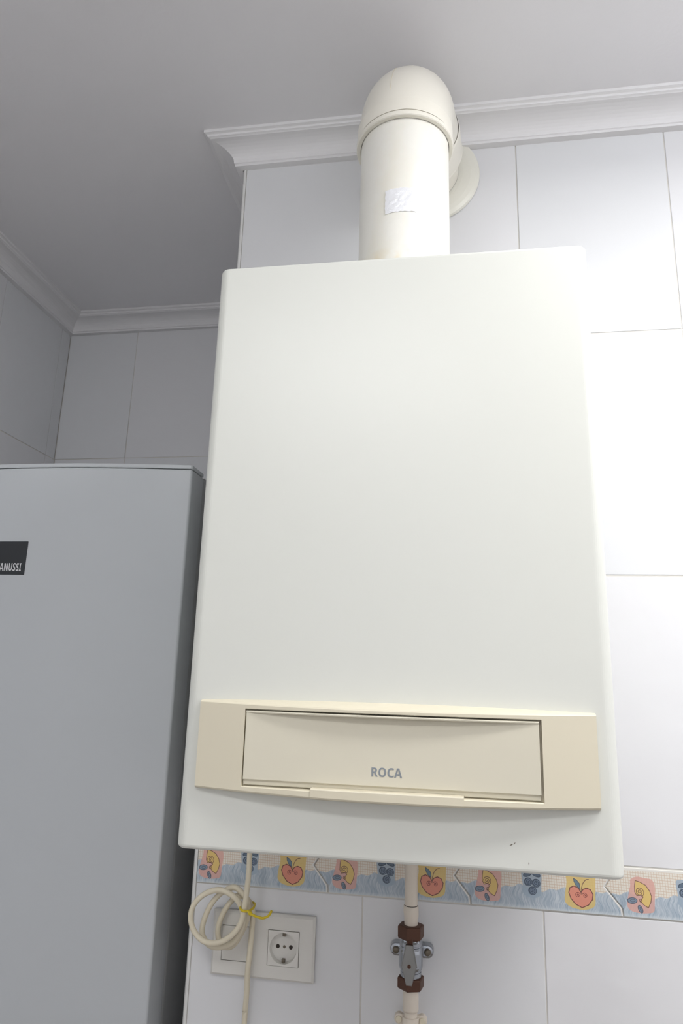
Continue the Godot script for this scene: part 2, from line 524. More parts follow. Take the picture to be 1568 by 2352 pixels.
# ------------------------------------------------------------------ room
const XL := -0.955
const XR := 1.7
const ZF := 2.0
const ZB := -0.585
const XC := -0.2572
const FLOOR := -1.523
func room() -> void:
	var st := mb()
	org = Vector3(0.4, FLOOR, 0.9)
	box(st, Vector3(XL - 0.1, FLOOR - 0.1, ZB - 0.1), Vector3(XR + 0.1, FLOOR, ZF + 0.1))
	structure("floor", st, M.floor, "unseen grey-brown kitchen floor below the frame, toned to limit bounced light")
	st = mb()
	org = Vector3(0.4, CEIL, 0.9)
	box(st, Vector3(XL - 0.1, CEIL, ZB - 0.1), Vector3(XR + 0.1, CEIL + 0.1, ZF + 0.1))
	structure("ceiling", st, M.plaster, "smooth white painted ceiling above the boiler and the recess")
	# main tiled wall: a block that projects in front of the recess
	st = mb()
	org = Vector3(0.0, FLOOR, 0)
	box(st, Vector3(XC + 0.004, FLOOR, ZB), Vector3(XR, CEIL, -0.0014))
	var wall := structure("wall_back", st, M.grout, "white glazed tiled wall behind the boiler with a fruit border")
	var xs := [-0.25, 0.0, 0.25, 0.5, 0.75, 1.0, 1.25, 1.5, XR]
	var flat := Transform3D.IDENTITY
	lay_grid(wall, flat, xs, [-0.2456, 0.156, 0.5565, 0.9565, CEIL])
	lay_grid(wall, flat, xs, [FLOOR, -1.1077, -0.7077, -0.3077])
	# border
	var zig := [Vector2(0, 0), Vector2(-0.001, 0.010), Vector2(-0.022, 0.035), Vector2(-0.008, 0.056), Vector2(-0.006, 0.0611)]
	for k in range(-1, 10):
		var x0 := -0.049 + 0.2022 * k
		var poly := PackedVector2Array()
		for p in zig:
			poly.append(Vector2(clampf(x0 + 0.2022 - 0.0017 + p.x, -0.249, XR - 0.001), -0.3068 + p.y))
		for j in range(4, -1, -1):
			poly.append(Vector2(clampf(x0 + zig[j].x, -0.249, XR - 0.001), -0.3068 + zig[j].y))
		if k == -1:
			poly = PackedVector2Array()
			for p in zig:
				poly.append(Vector2(x0 + 0.2022 - 0.0017 + p.x, -0.3068 + p.y))
			poly.append(Vector2(-0.249, -0.2457))
			poly.append(Vector2(-0.249, -0.3068))
		if x0 + 0.2 > XR: continue
		st = mb()
		prism(st, poly, -0.006, 0.0009, 0.0009, flat, 2, false, Rect2(x0 + BX / 1000.0, -0.3068, BW / 1000.0, BH / 1000.0))
		build(st, "border_tile", M.border, wall)
	# plastic corner bead
	st = mb()
	org = Vector3(XC, FLOOR, 0)
	prism(st, PackedVector2Array([Vector2(XC, 0.007), Vector2(XC + 0.001, 0.0025), Vector2(XC + 0.0035, -0.0006), Vector2(XC + 0.0074, -0.0009), Vector2(XC + 0.0074, 0.007)]), FLOOR, CEIL, 0.0, Transform3D(Basis(Vector3.RIGHT, Vector3(0, 0, -1), Vector3.UP), Vector3.ZERO))
	structure("trim_1", st, M.trim, "white corner bead on the outer edge of the tiled wall")
	# side of the block, in the recess
	st = mb()
	org = Vector3(XC, FLOOR, -0.3)
	box(st, Vector3(XC + 0.003, FLOOR, ZB), Vector3(XC + 0.0045, CEIL, -0.007))
	var ret := structure("wall_return", st, M.grout, "tiled side of the projecting wall, in the recess beside the fridge")
	var side := Transform3D(Basis(Vector3(0, 0, 1), Vector3.UP, Vector3(-1, 0, 0)), Vector3(XC, 0, 0))
	lay_grid(ret, side, [ZB, -0.507, -0.257, -0.007], [FLOOR, -1.1077, -0.7077, -0.3077, -0.2456, 0.156, 0.5565, 0.9565, CEIL])
	# recess back
	st = mb()
	org = Vector3(-0.6, FLOOR, ZB)
	box(st, Vector3(XL - 0.1, FLOOR, ZB - 0.1), Vector3(XC + 0.1, CEIL, ZB - 0.0014))
	var far := structure("wall_far", st, M.grout, "white tiled back of the recess above the fridge")
	lay_grid(far, Transform3D(Basis.IDENTITY, Vector3(0, 0, ZB)), [XL, -0.747, -0.497, XC], [FLOOR, -1.1077, -0.7077, -0.3077, -0.2456, 0.156, 0.5565, 0.9565, CEIL])
	# left wall
	st = mb()
	org = Vector3(XL, FLOOR, 0.9)
	box(st, Vector3(XL - 0.1, FLOOR, ZB), Vector3(XL - 0.0014, CEIL, ZF + 0.1))
	var left := structure("wall_left", st, M.grout, "white tiled left wall of the recess beside the fridge")
	var lw := Transform3D(Basis(Vector3(0, 0, -1), Vector3.UP, Vector3(1, 0, 0)), Vector3(XL, 0, 0))
	var zs := [-1.208, -0.958, -0.708, -0.458, -0.208, 0.042, 0.292, 0.542, -ZB]
	lay_grid(left, lw, zs, [FLOOR, -1.1077, -0.7077, -0.3077, -0.2456, 0.156, 0.5565, 0.9565, CEIL])
	# unseen right wall, set close so it bounces more light
	st = mb()
	org = Vector3(XR, FLOOR, 0.9)
	box(st, Vector3(XR, FLOOR, ZB), Vector3(XR + 0.15, CEIL, ZF + 0.1))
	structure("wall_right", st, M.plaster, "unseen white right wall outside the frame, set close to bounce light")
	# unseen wall set close for bounce; its window is placed to light recess and fridge
	st = mb()
	org = Vector3(0.4, FLOOR, ZF)
	var wx0 := -0.85
	var wx1 := 0.25
	var wy0 := 0.10
	var wy1 := 0.90
	box(st, Vector3(XL - 0.1, FLOOR, ZF), Vector3(XR + 0.15, wy0, ZF + 0.15))
	box(st, Vector3(XL - 0.1, wy1, ZF), Vector3(XR + 0.15, CEIL, ZF + 0.15))
	box(st, Vector3(XL - 0.1, wy0, ZF), Vector3(wx0, wy1, ZF + 0.15))
	box(st, Vector3(wx1, wy0, ZF), Vector3(XR + 0.15, wy1, ZF + 0.15))
	structure("wall_front", st, M.plaster, "unseen white wall behind the camera, set close to bounce light, with a window opening")
	st = mb()
	var wm := (wx0 + wx1) / 2
	org = Vector3(wm, wy0, ZF + 0.08)  # unseen window, placed for cool light on recess, fridge and ceiling
	for b in [[wx0, wy0, wx1, wy0 + 0.06], [wx0, wy1 - 0.06, wx1, wy1], [wx0, wy0 + 0.06, wx0 + 0.06, wy1 - 0.06], [wx1 - 0.06, wy0 + 0.06, wx1, wy1 - 0.06], [wm - 0.04, wy0 + 0.06, wm + 0.04, wy1 - 0.06]]:
		box(st, Vector3(b[0], b[1], ZF + 0.05), Vector3(b[2], b[3], ZF + 0.10), 0.003)
	var win := structure("window_unseen_1", st, M.frame, "unseen white framed window behind the camera, placed to light the recess and fridge")
	for s in [[wx0 + 0.06, wm - 0.04], [wm + 0.04, wx1 - 0.06]]:
		st = mb()
		box(st, Vector3(s[0] - 0.005, wy0 + 0.055, ZF + 0.072), Vector3(s[1] + 0.005, wy1 - 0.055, ZF + 0.076))
		build(st, "pane", M.glass, win)
	# cornice
	var prof := [[0.060, 0.0], [0.060, 0.0055], [0.0555, 0.007], [0.0545, 0.0085], [0.0545, 0.0105], [0.0515, 0.0115]]
	for k in 9:
		var t := PI / 2 * k / 8.0
		prof.append([0.014 + 0.036 * (1.0 - sin(t)), 0.0125 + 0.024 * (1.0 - cos(t))])
	prof.append_array([[0.014, 0.0385], [0.012, 0.0395], [0.012, 0.0440], [0.0, 0.0445]])
	var runs := [[Vector2(XR, 0), Vector2(XC, 0), Vector2(XC, ZB), Vector2(XL, ZB), Vector2(XL, ZF)]]
	var path: Array = runs[0]
	var names := ["white moulded cornice where the ceiling meets the boiler wall", "white moulded cornice along the side of the projecting wall", "white moulded cornice along the back of the recess", "white moulded cornice along the left wall"]
	for i in 4:
		# each run keeps its mitres by sweeping the whole path and taking one stretch
		st = mb()
		org = Vector3(path[i].x, CEIL, path[i].y)
		cornice_run(st, path, prof, i)
		structure("trim_%d" % (i + 2), st, M.cornice, names[i])

func cornice_run(st: SurfaceTool, path: Array, prof: Array, which: int) -> void:
	var rows := []
	var n := path.size()
	for i in [which, which + 1]:
		var d0: Vector2 = (path[i] - path[i - 1]).normalized() if i > 0 else (path[1] - path[0]).normalized()
		var d1: Vector2 = (path[i + 1] - path[i]).normalized() if i < n - 1 else d0
		# walking from right to left along the wall the room lies on the +z side
		var n0 := Vector2(d0.y, -d0.x)
		var n1 := Vector2(d1.y, -d1.x)
		var m := (n0 + n1) / (1.0 + n0.dot(n1))
		var row := PackedVector3Array()
		for p in prof:
			row.append(Vector3(path[i].x + m.x * p[0], CEIL - p[1], path[i].y + m.y * p[0]))
		rows.append(row)
	for k in prof.size() - 1:
		quad(st, rows[0][k], rows[1][k], rows[1][k + 1], rows[0][k + 1])

# ------------------------------------------------------------------ boiler
func boiler() -> void:
	var x0 := -0.1555
	var x1 := 0.288
	var y0 := -0.1795
	var y1 := 0.493
	var xc := (x0 + x1) / 2
	var o := thing("gas_boiler", "white wall-hung gas boiler with a cream control panel near its bottom", "boiler", Vector3(xc, y0, 0.0))
	# casing: plan outline with rounded front edges, raised
	var plan := PackedVector2Array()
	var r := 0.013
	var n := 10
	plan.append(Vector2(x0, -0.012))
	for k in n + 1:
		var t := PI + PI / 2 * k / n
		plan.append(Vector2(x0 + r + r * cos(t), -(FRONT - r) + r * sin(t)))
	for k in n + 1:
		var t := -PI / 2 + PI / 2 * k / n
		plan.append(Vector2(x1 - r + r * cos(t), -(FRONT - r) + r * sin(t)))
	plan.append(Vector2(x1, -0.012))
	var upright := Transform3D(Basis(Vector3.RIGHT, Vector3(0, 0, -1), Vector3.UP), Vector3.ZERO)
	var st := mb()
	prism(st, plan, y0, y1, 0.0045, upright, 4, true)
	var casing := build(st, "casing", M.boiler, o)
	# small dark scuffs low on the front sheet
	st = mb()
	for m in [[0.1838, -0.1545, 0.0022, 0.0005, 0.5], [0.1868, -0.1532, 0.0016, 0.0004, 1.0], [0.1995, -0.1700, 0.0004, 0.0015, 0.0]]:
		var c := Vector2(m[0], m[1])
		prism(st, PackedVector2Array([c + Vector2(-m[2], 0).rotated(m[4]), c + Vector2(0, -m[3]).rotated(m[4]), c + Vector2(m[2], 0).rotated(m[4]), c + Vector2(0, m[3]).rotated(m[4])]), FRONT - 0.0003, FRONT + 0.0001)
	build(st, "scuff_marks", M.earth_clip, casing).set_meta("label", "small dark scuff marks")
	st = mb()
	box(st, Vector3(x0 + 0.03, y0 + 0.02, 0.001), Vector3(x1 - 0.03, y1 - 0.03, 0.02))
	build(st, "mounting_plate", M.fridge_side, o)
	# control panel
	var pl := -0.1362
	var pr := 0.2672
	var pc := (pl + pr) / 2
	var hw := (pr - pl) / 2
	var ol := -0.0845   # flap opening
	var orr := 0.2147
	var ot := -0.0380
	var ob := -0.1125
	var flat_z := FRONT + 0.0112
	var xs := []
	for k in 81:
		xs.append(pl + (pr - pl) * k / 80.0)
	xs.append_array([ol, orr])
	xs.sort()
	st = mb()
	var s := func(x: float) -> float: return 1.0 - pow((x - pc) / hw, 2.0)
	var bulge := func(x: float) -> float: return 0.0052 + 0.0150 * s.call(x)
	var top := func(x: float) -> float: return -0.0300 + 0.0024 * s.call(x)
	var bot := func(x: float) -> float: return -0.1187 - 0.0032 * s.call(x)
	var bev := func(x: float) -> float: return 0.0026 + 0.0050 * s.call(x)
	var z0 := FRONT - 0.001
	for i in xs.size() - 1:
		var a: float = xs[i]
		var b: float = xs[i + 1]
		if b - a < 1e-6: continue
		var mid := (a + b) / 2
		var inside := mid > ol and mid < orr
		var col := func(x: float) -> Array:
			var B: float = FRONT + bulge.call(x)
			var T: float = top.call(x)
			var W: float = bot.call(x)
			var v: float = bev.call(x)
			var up := [Vector3(x, T, z0), Vector3(x, T - 0.0006, FRONT + (B - FRONT) * 0.25), Vector3(x, T - v * 0.42, FRONT + (B - FRONT) * 0.68), Vector3(x, T - v * 0.8, FRONT + (B - FRONT) * 0.94), Vector3(x, T - v, B)]
			var low := [Vector3(x, W + 0.0022, B), Vector3(x, W + 0.0009, B - 0.0008), Vector3(x, W, B - 0.0026), Vector3(x, W, z0)]
			if inside:
				return [up + [Vector3(x, ot + 0.0005, B), Vector3(x, ot, B - 0.0006), Vector3(x, ot, flat_z - 0.006)], [Vector3(x, ob - 0.0012, flat_z - 0.006), Vector3(x, ob - 0.0012, B - 0.0007), Vector3(x, ob - 0.0019, B)] + low]
			return [up + low]
		var ca: Array = col.call(a)
		var cb: Array = col.call(b)
		for part in ca.size():
			for k in ca[part].size() - 1:
				quad(st, ca[part][k], ca[part][k + 1], cb[part][k + 1], cb[part][k], k + 1 + part * 14)
		if i == 0:
			var c0: Array = ca[0]
			for k in range(1, c0.size() - 1):
				tri(st, c0[0], c0[k + 1], c0[k])
		if i == xs.size() - 2:
			var c1: Array = cb[0]
			for k in range(1, c1.size() - 1):
				tri(st, c1[0], c1[k], c1[k + 1])
	# cheeks of the opening
	for e in [[ol, 1.0], [orr, -1.0]]:
		var B2: float = FRONT + bulge.call(e[0])
		var p := [Vector3(e[0], ot, flat_z - 0.006), Vector3(e[0], ob - 0.0012, flat_z - 0.006), Vector3(e[0], ob - 0.0012, B2), Vector3(e[0], ot, B2)]
		if e[1] > 0: quad(st, p[0], p[1], p[2], p[3])
		else: quad(st, p[3], p[2], p[1], p[0])
	# floor of the opening, behind the flap
	quad(st, Vector3(ol, ob - 0.0012, flat_z - 0.006), Vector3(orr, ob - 0.0012, flat_z - 0.006), Vector3(orr, ot, flat_z - 0.006), Vector3(ol, ot, flat_z - 0.006))
	var panel := build(st, "control_panel", M.cream, o)
	panel.set_meta("label", "cream control panel")
	# flap: a flat door under a lip that follows the curve of the panel
	var fl := ol + 0.0012
	var fr := orr - 0.0024
	st = mb()
	prism(st, rrect(fl, -0.1072, fr, ot - 0.0036), flat_z - 0.0045, flat_z, 0.0006)
	prism(st, rrect(fl + 0.0004, -0.1121, fr - 0.0004, -0.1068), flat_z - 0.0055, flat_z - 0.0026)
	for i in 60:
		var a := fl + (fr - fl) * i / 60.0
		var b := fl + (fr - fl) * (i + 1) / 60.0
		var lip := func(x: float) -> Array:
			var B: float = FRONT + bulge.call(x) - 0.0004
			return [Vector3(x, ot - 0.0014, flat_z - 0.004), Vector3(x, ot - 0.0014, B - 0.0012), Vector3(x, ot - 0.0018, B - 0.0003), Vector3(x, ot - 0.0026, B), Vector3(x, ot - 0.0036, B - 0.0003), Vector3(x, ot - 0.0042, B - 0.0014), Vector3(x, ot - 0.0042, flat_z - 0.004)]
		var la: Array = lip.call(a)
		var lb: Array = lip.call(b)
		for k in la.size() - 1:
			quad(st, la[k], la[k + 1], lb[k + 1], lb[k], k + 1)
		if i == 0:
			for k in range(1, la.size() - 1): tri(st, la[0], la[k + 1], la[k])
		if i == 59:
			for k in range(1, lb.size() - 1): tri(st, lb[0], lb[k], lb[k + 1])
	var flap := build(st, "flap", M.cream_flap, o)
	flap.set_meta("label", "flat cream flap with a projecting top lip")
	lettering("ROCA", flap, Vector3(0.0490, -0.0980, flat_z + 0.0001), Vector2(0.0304, 0.0088), M.print)
	# pull tab in the bottom rail
	st = mb()
	var ta := -0.0110
	var tb := 0.1393
	for i in 40:
		var a := ta + (tb - ta) * i / 40.0
		var b := ta + (tb - ta) * (i + 1) / 40.0
		var pro := func(x: float) -> Array:
			var B: float = FRONT + bulge.call(x) + 0.0006
			var W: float = bot.call(x)
			return [Vector3(x, ob + 0.0012, flat_z - 0.004), Vector3(x, ob + 0.0012, B - 0.0012), Vector3(x, ob + 0.0007, B - 0.0003), Vector3(x, ob, B), Vector3(x, W + 0.0022, B), Vector3(x, W + 0.0008, B - 0.0008), Vector3(x, W - 0.0002, B - 0.0026), Vector3(x, W - 0.0002, FRONT + 0.001)]
		var pa: Array = pro.call(a)
		var pb: Array = pro.call(b)
		for k in pa.size() - 1:
			quad(st, pa[k], pa[k + 1], pb[k + 1], pb[k], k + 1)
		if i == 0:
			for k in range(1, pa.size() - 1): tri(st, pa[0], pa[k + 1], pa[k])
		if i == 39:
			for k in range(1, pb.size() - 1): tri(st, pb[0], pb[k], pb[k + 1])
	build(st, "pull_tab", M.cream, o)

# flat printed letters: lower left corner, width and height in metres
func lettering(text: String, parent: Node3D, at: Vector3, size: Vector2, m: Material, slant := 0.0) -> void:
	var f := SystemFont.new()
	f.font_names = PackedStringArray(["Droid Sans"])
	f.font_weight = 700
	var t := TextMesh.new()
	t.text = text
	t.font = f
	t.font_size = 64
	t.pixel_size = 0.001
	t.depth = 0.002
	t.curve_step = 0.5
	var box3 := t.get_aabb()
	var mi := MeshInstance3D.new()
	mi.mesh = t
	mi.material_override = m
	mi.name = numbered(parent, "lettering")
	parent.add_child(mi, true)
	var k := Vector3(size.x / box3.size.x, size.y / box3.size.y, 0.15)
	mi.scale = k
	mi.position = at - org - Vector3(box3.position.x * k.x, box3.position.y * k.y, 0)

# ------------------------------------------------------------------ flue
func flue() -> void:
	var px := 0.0672
	var pz := 0.215
	var foot := 0.4938
	var o := thing("flue_pipe", "cream flue pipe rising from the boiler and bending into the wall", "flue pipe", Vector3(px, foot, pz))
	var r := 0.0640
	# the straight pipe, unwrapped for its stains
	var st := mb()
	var sides := 64
	for k in sides:
		for q in [[0, 0], [1, 1], [1, 0], [0, 0], [0, 1], [1, 1]]:
			var a: float = TAU * (k + q[0]) / sides
			var y: float = foot + (0.30 * q[1])
			st.set_smooth_group(1)
			st.set_uv(Vector2(float(k + q[0]) / sides, 1.0 - q[1]))
			st.add_vertex(Vector3(px + r * sin(a + PI), y, pz + r * cos(a + PI)) - org)
	build(st, "pipe", M.flue_pipe, o)
	# elbow: socket, bend towards the wall, socket
	var turn := deg_to_rad(5.5)
	var dir := Vector3(sin(turn), 0, -cos(turn))
	var R := 0.122
	var ey := 0.88 - R
	st = mb()
	var pts := []
	var rad := []
	for p in [[-0.004, 0.0696], [-0.0028, 0.0708], [0.0026, 0.0710], [0.0040, 0.0700], [0.0046, 0.0686], [0.0058, 0.0686], [0.0070, 0.0698], [0.026, 0.0698]]:
		pts.append(Vector3(px, ey + p[0] - 0.004, pz))
		rad.append(p[1])
	sweep(st, pts, rad, 64, true, false)
	# mouth of the socket
	sweep(st, [Vector3(px, ey + 0.02, pz), Vector3(px, ey - 0.008, pz), Vector3(px, ey - 0.0081, pz)], [0.0648, 0.0648, 0.0696], 64, true, false)
	pts = []
	rad = []
	for k in 33:
		var t := PI / 2 * k / 32.0
		pts.append(Vector3(px, ey + R * sin(t), pz) + dir * (R * (1.0 - cos(t))))
		var w := sin(2.0 * t)
		rad.append(0.0698 - 0.0016 * smoothstep(0.15, 0.5, w))
	sweep(st, pts, rad, 64, false, false)
	var e0 := Vector3(px, ey + R, pz) + dir * R
	pts = []
	rad = []
	for p in [[-0.012, 0.0708], [-0.008, 0.0722], [0.028, 0.0722], [0.030, 0.0722], [0.037, 0.0722], [0.039, 0.0730], [0.0391, 0.0640]]:
		pts.append(e0 + dir * p[0])
		rad.append(p[1])
	sweep(st, pts, rad, 64, true, false)
	var el := build(st, "elbow", M.flue, o)
	# mould line on the back of the bend
	st = mb()
	pts = []
	for k in 15:
		var t := deg_to_rad(14.0 + 3.4 * k)
		var c := Vector3(px, ey + R * sin(t), pz) + dir * (R * (1.0 - cos(t)))
		var outw := (Vector3(0, sin(t), 0) - dir * cos(t)).normalized()
		var sidev := dir.cross(Vector3.UP).normalized()
		pts.append(c + (outw * cos(0.16) - sidev * sin(0.16)) * 0.06835)
	sweep(st, pts, [0.0004], 6, false, true)
	build(st, "mould_line", M.cable, el)
	st = mb()
	var wp := e0 + dir * ((e0.z - 0.020) / -dir.z)
	sweep(st, [e0 + dir * 0.030, wp, wp + Vector3(0, 0, -0.0052)], [0.0628], 64, false, false)
	build(st, "wall_pipe", M.flue, o)
	# square of foil tape, wrinkled, stuck round the front of the pipe
	st = mb()
	var nz := FastNoiseLite.new()
	nz.seed = 3
	nz.frequency = 0.22
	var g := []
	for j in 13:
		var row := PackedVector3Array()
		for i in 15:
			var u := i / 14.0
			var v := j / 12.0
			var edge := 0.03 * nz.get_noise_2d(i * 2.0, 40.0) * (1.0 if j == 0 or j == 12 else 0.0)
			var a := lerpf(-0.335, 0.315, u) + (0.02 * nz.get_noise_2d(j * 2.0, 80.0) if i == 0 or i == 14 else 0.0)
			var rr := r + 0.0010 + 0.0024 * nz.get_noise_2d(i * 1.7, j * 1.9) * sin(PI * u) * sin(PI * v)
			row.append(Vector3(px + rr * sin(a), lerpf(0.6015, 0.6375, v) + edge * 0.05, pz + rr * cos(a)))
		g.append(row)
	for j in 12:
		for i in 14:
			quad(st, g[j][i], g[j][i + 1], g[j + 1][i + 1], g[j + 1][i], 1)
	for i in 14:
		for j in [0, 12]:
			var a: Vector3 = g[j][i]
			var b: Vector3 = g[j][i + 1]
			var ia := Vector3(px, a.y, pz) + (Vector3(a.x - px, 0, a.z - pz).normalized() * (r - 0.0005))
			var ib := Vector3(px, b.y, pz) + (Vector3(b.x - px, 0, b.z - pz).normalized() * (r - 0.0005))
			quad(st, ia, ib, b, a) if j == 0 else quad(st, a, b, ib, ia)
	build(st, "foil_patch", M.foil, o).set_meta("label", "wrinkled silver foil patch")
	# wall plate
	var ro := thing("flue_rosette", "round cream cover plate where the flue enters the tiled wall", "cover plate", Vector3(0.0925, 0.879, 0.0012))
	st = mb()
	lathe(st, Vector3(0.0925, 0.879, 0.0012), Vector3(0, 0, 1), [[0.0, 0.0], [0.0935, 0.0], [0.0935, 0.003], [0.092, 0.0055], [0.086, 0.008], [0.078, 0.010], [0.0640, 0.0118], [0.0640, 0.0122], [0.0, 0.0122]], 72)
	build(st, "plate", M.rosette, ro)

# ------------------------------------------------------------------ fridge
func fridge() -> void:
	var x0 := -0.893
	var x1 := -0.296
	var top := 0.332
	var zf := 0.033      # front at the edges
	var o := thing("fridge", "tall white fridge with a curved door standing in the recess", "fridge", Vector3((x0 + x1) / 2, FLOOR, -0.25))
	var upright := Transform3D(Basis(Vector3.RIGHT, Vector3(0, 0, -1), Vector3.UP), Vector3.ZERO)
	var st := mb()
	prism(st, rrect(x0 + 0.003, 0.030, x1 - 0.003, 0.555, 0.006), FLOOR + 0.03, top - 0.004, 0.004, upright, 2, true)
	build(st, "cabinet", M.fridge_side, o)
	st = mb()
	prism(st, rrect(x0 + 0.004, 0.031, x1 - 0.004, 0.554, 0.005), top - 0.0041, top - 0.002, 0.0008, upright)
	build(st, "bounce_panel", M.frame, o)  # added white lid, out of view, bounces light into the recess above
	st = mb()
	prism(st, rrect(x0 + 0.010, 0.020, x1 - 0.008, 0.0305), FLOOR + 0.06, top - 0.012, 0.0, upright)
	build(st, "door_gasket", M.gasket, o)
	var arc := func(inset_x: float, lift: float) -> PackedVector2Array:
		var p := PackedVector2Array()
		p.append(Vector2(x1 - inset_x, 0.020))
		p.append(Vector2(x0 + inset_x, 0.020))
		var m := 72
		var r := 0.0045
		for k in 6:
			var t := PI + PI / 2 * k / 5.0
			p.append(Vector2(x0 + inset_x + r + r * cos(t), -zf + r + r * sin(t)))
		for k in range(1, m):
			var u := float(k) / m
			var x := x0 + inset_x + r + (x1 - x0 - 2 * inset_x - 2 * r) * u
			p.append(Vector2(x, -zf - lift * (1.0 - pow(2.0 * u - 1.0, 2.0))))
		for k in 6:
			var t := -PI / 2 + PI / 2 * k / 5.0
			p.append(Vector2(x1 - inset_x - r + r * cos(t), -zf + r + r * sin(t)))
		p.reverse()
		return p
	var bulged: PackedVector2Array = arc.call(0.0, 0.026)
	if Geometry2D.is_polygon_clockwise(bulged): bulged.reverse()
	# freezer door below, fridge door above, trim cap on top
	st = mb()
	prism(st, bulged, -0.86, top - 0.0068, 0.0016, upright, 2, true)
	var door := build(st, "door", M.fridge, o)
	st = mb()
	prism(st, bulged, FLOOR + 0.09, -0.872, 0.0016, upright, 2, true)
	build(st, "door", M.fridge, o)
	st = mb()
	prism(st, bulged, top - 0.0056, top + 0.0015, 0.0014, upright, 2, true)
	build(st, "top_trim", M.fridge, o)
	st = mb()
	box(st, Vector3(x0 + 0.02, FLOOR, -0.53), Vector3(x1 - 0.02, FLOOR + 0.085, 0.0), 0.004)
	build(st, "plinth", M.gasket, o)
	# maker's badge, following the curve of the door
	var br := -0.5590
	var bl := -0.6420
	var zfront := func(x: float) -> float:
		var u := (x - x0 - 0.007) / (x1 - x0 - 0.014)
		return zf + 0.026 * (1.0 - pow(2.0 * u - 1.0, 2.0))
	st = mb()
	var zz: float = maxf(zfront.call(br), zfront.call(bl))
	prism(st, rrect(bl, 0.1430, br, 0.1985, 0.001), zz - 0.002, zz + 0.0009, 0.0004)
	var badge := build(st, "badge", M.badge, door)
	badge.set_meta("label", "dark square badge with white lettering")
	lettering("ZANUSSI", door, Vector3(-0.6098, 0.1490, zz + 0.0008), Vector2(0.0443, 0.0132), M.badge_print)

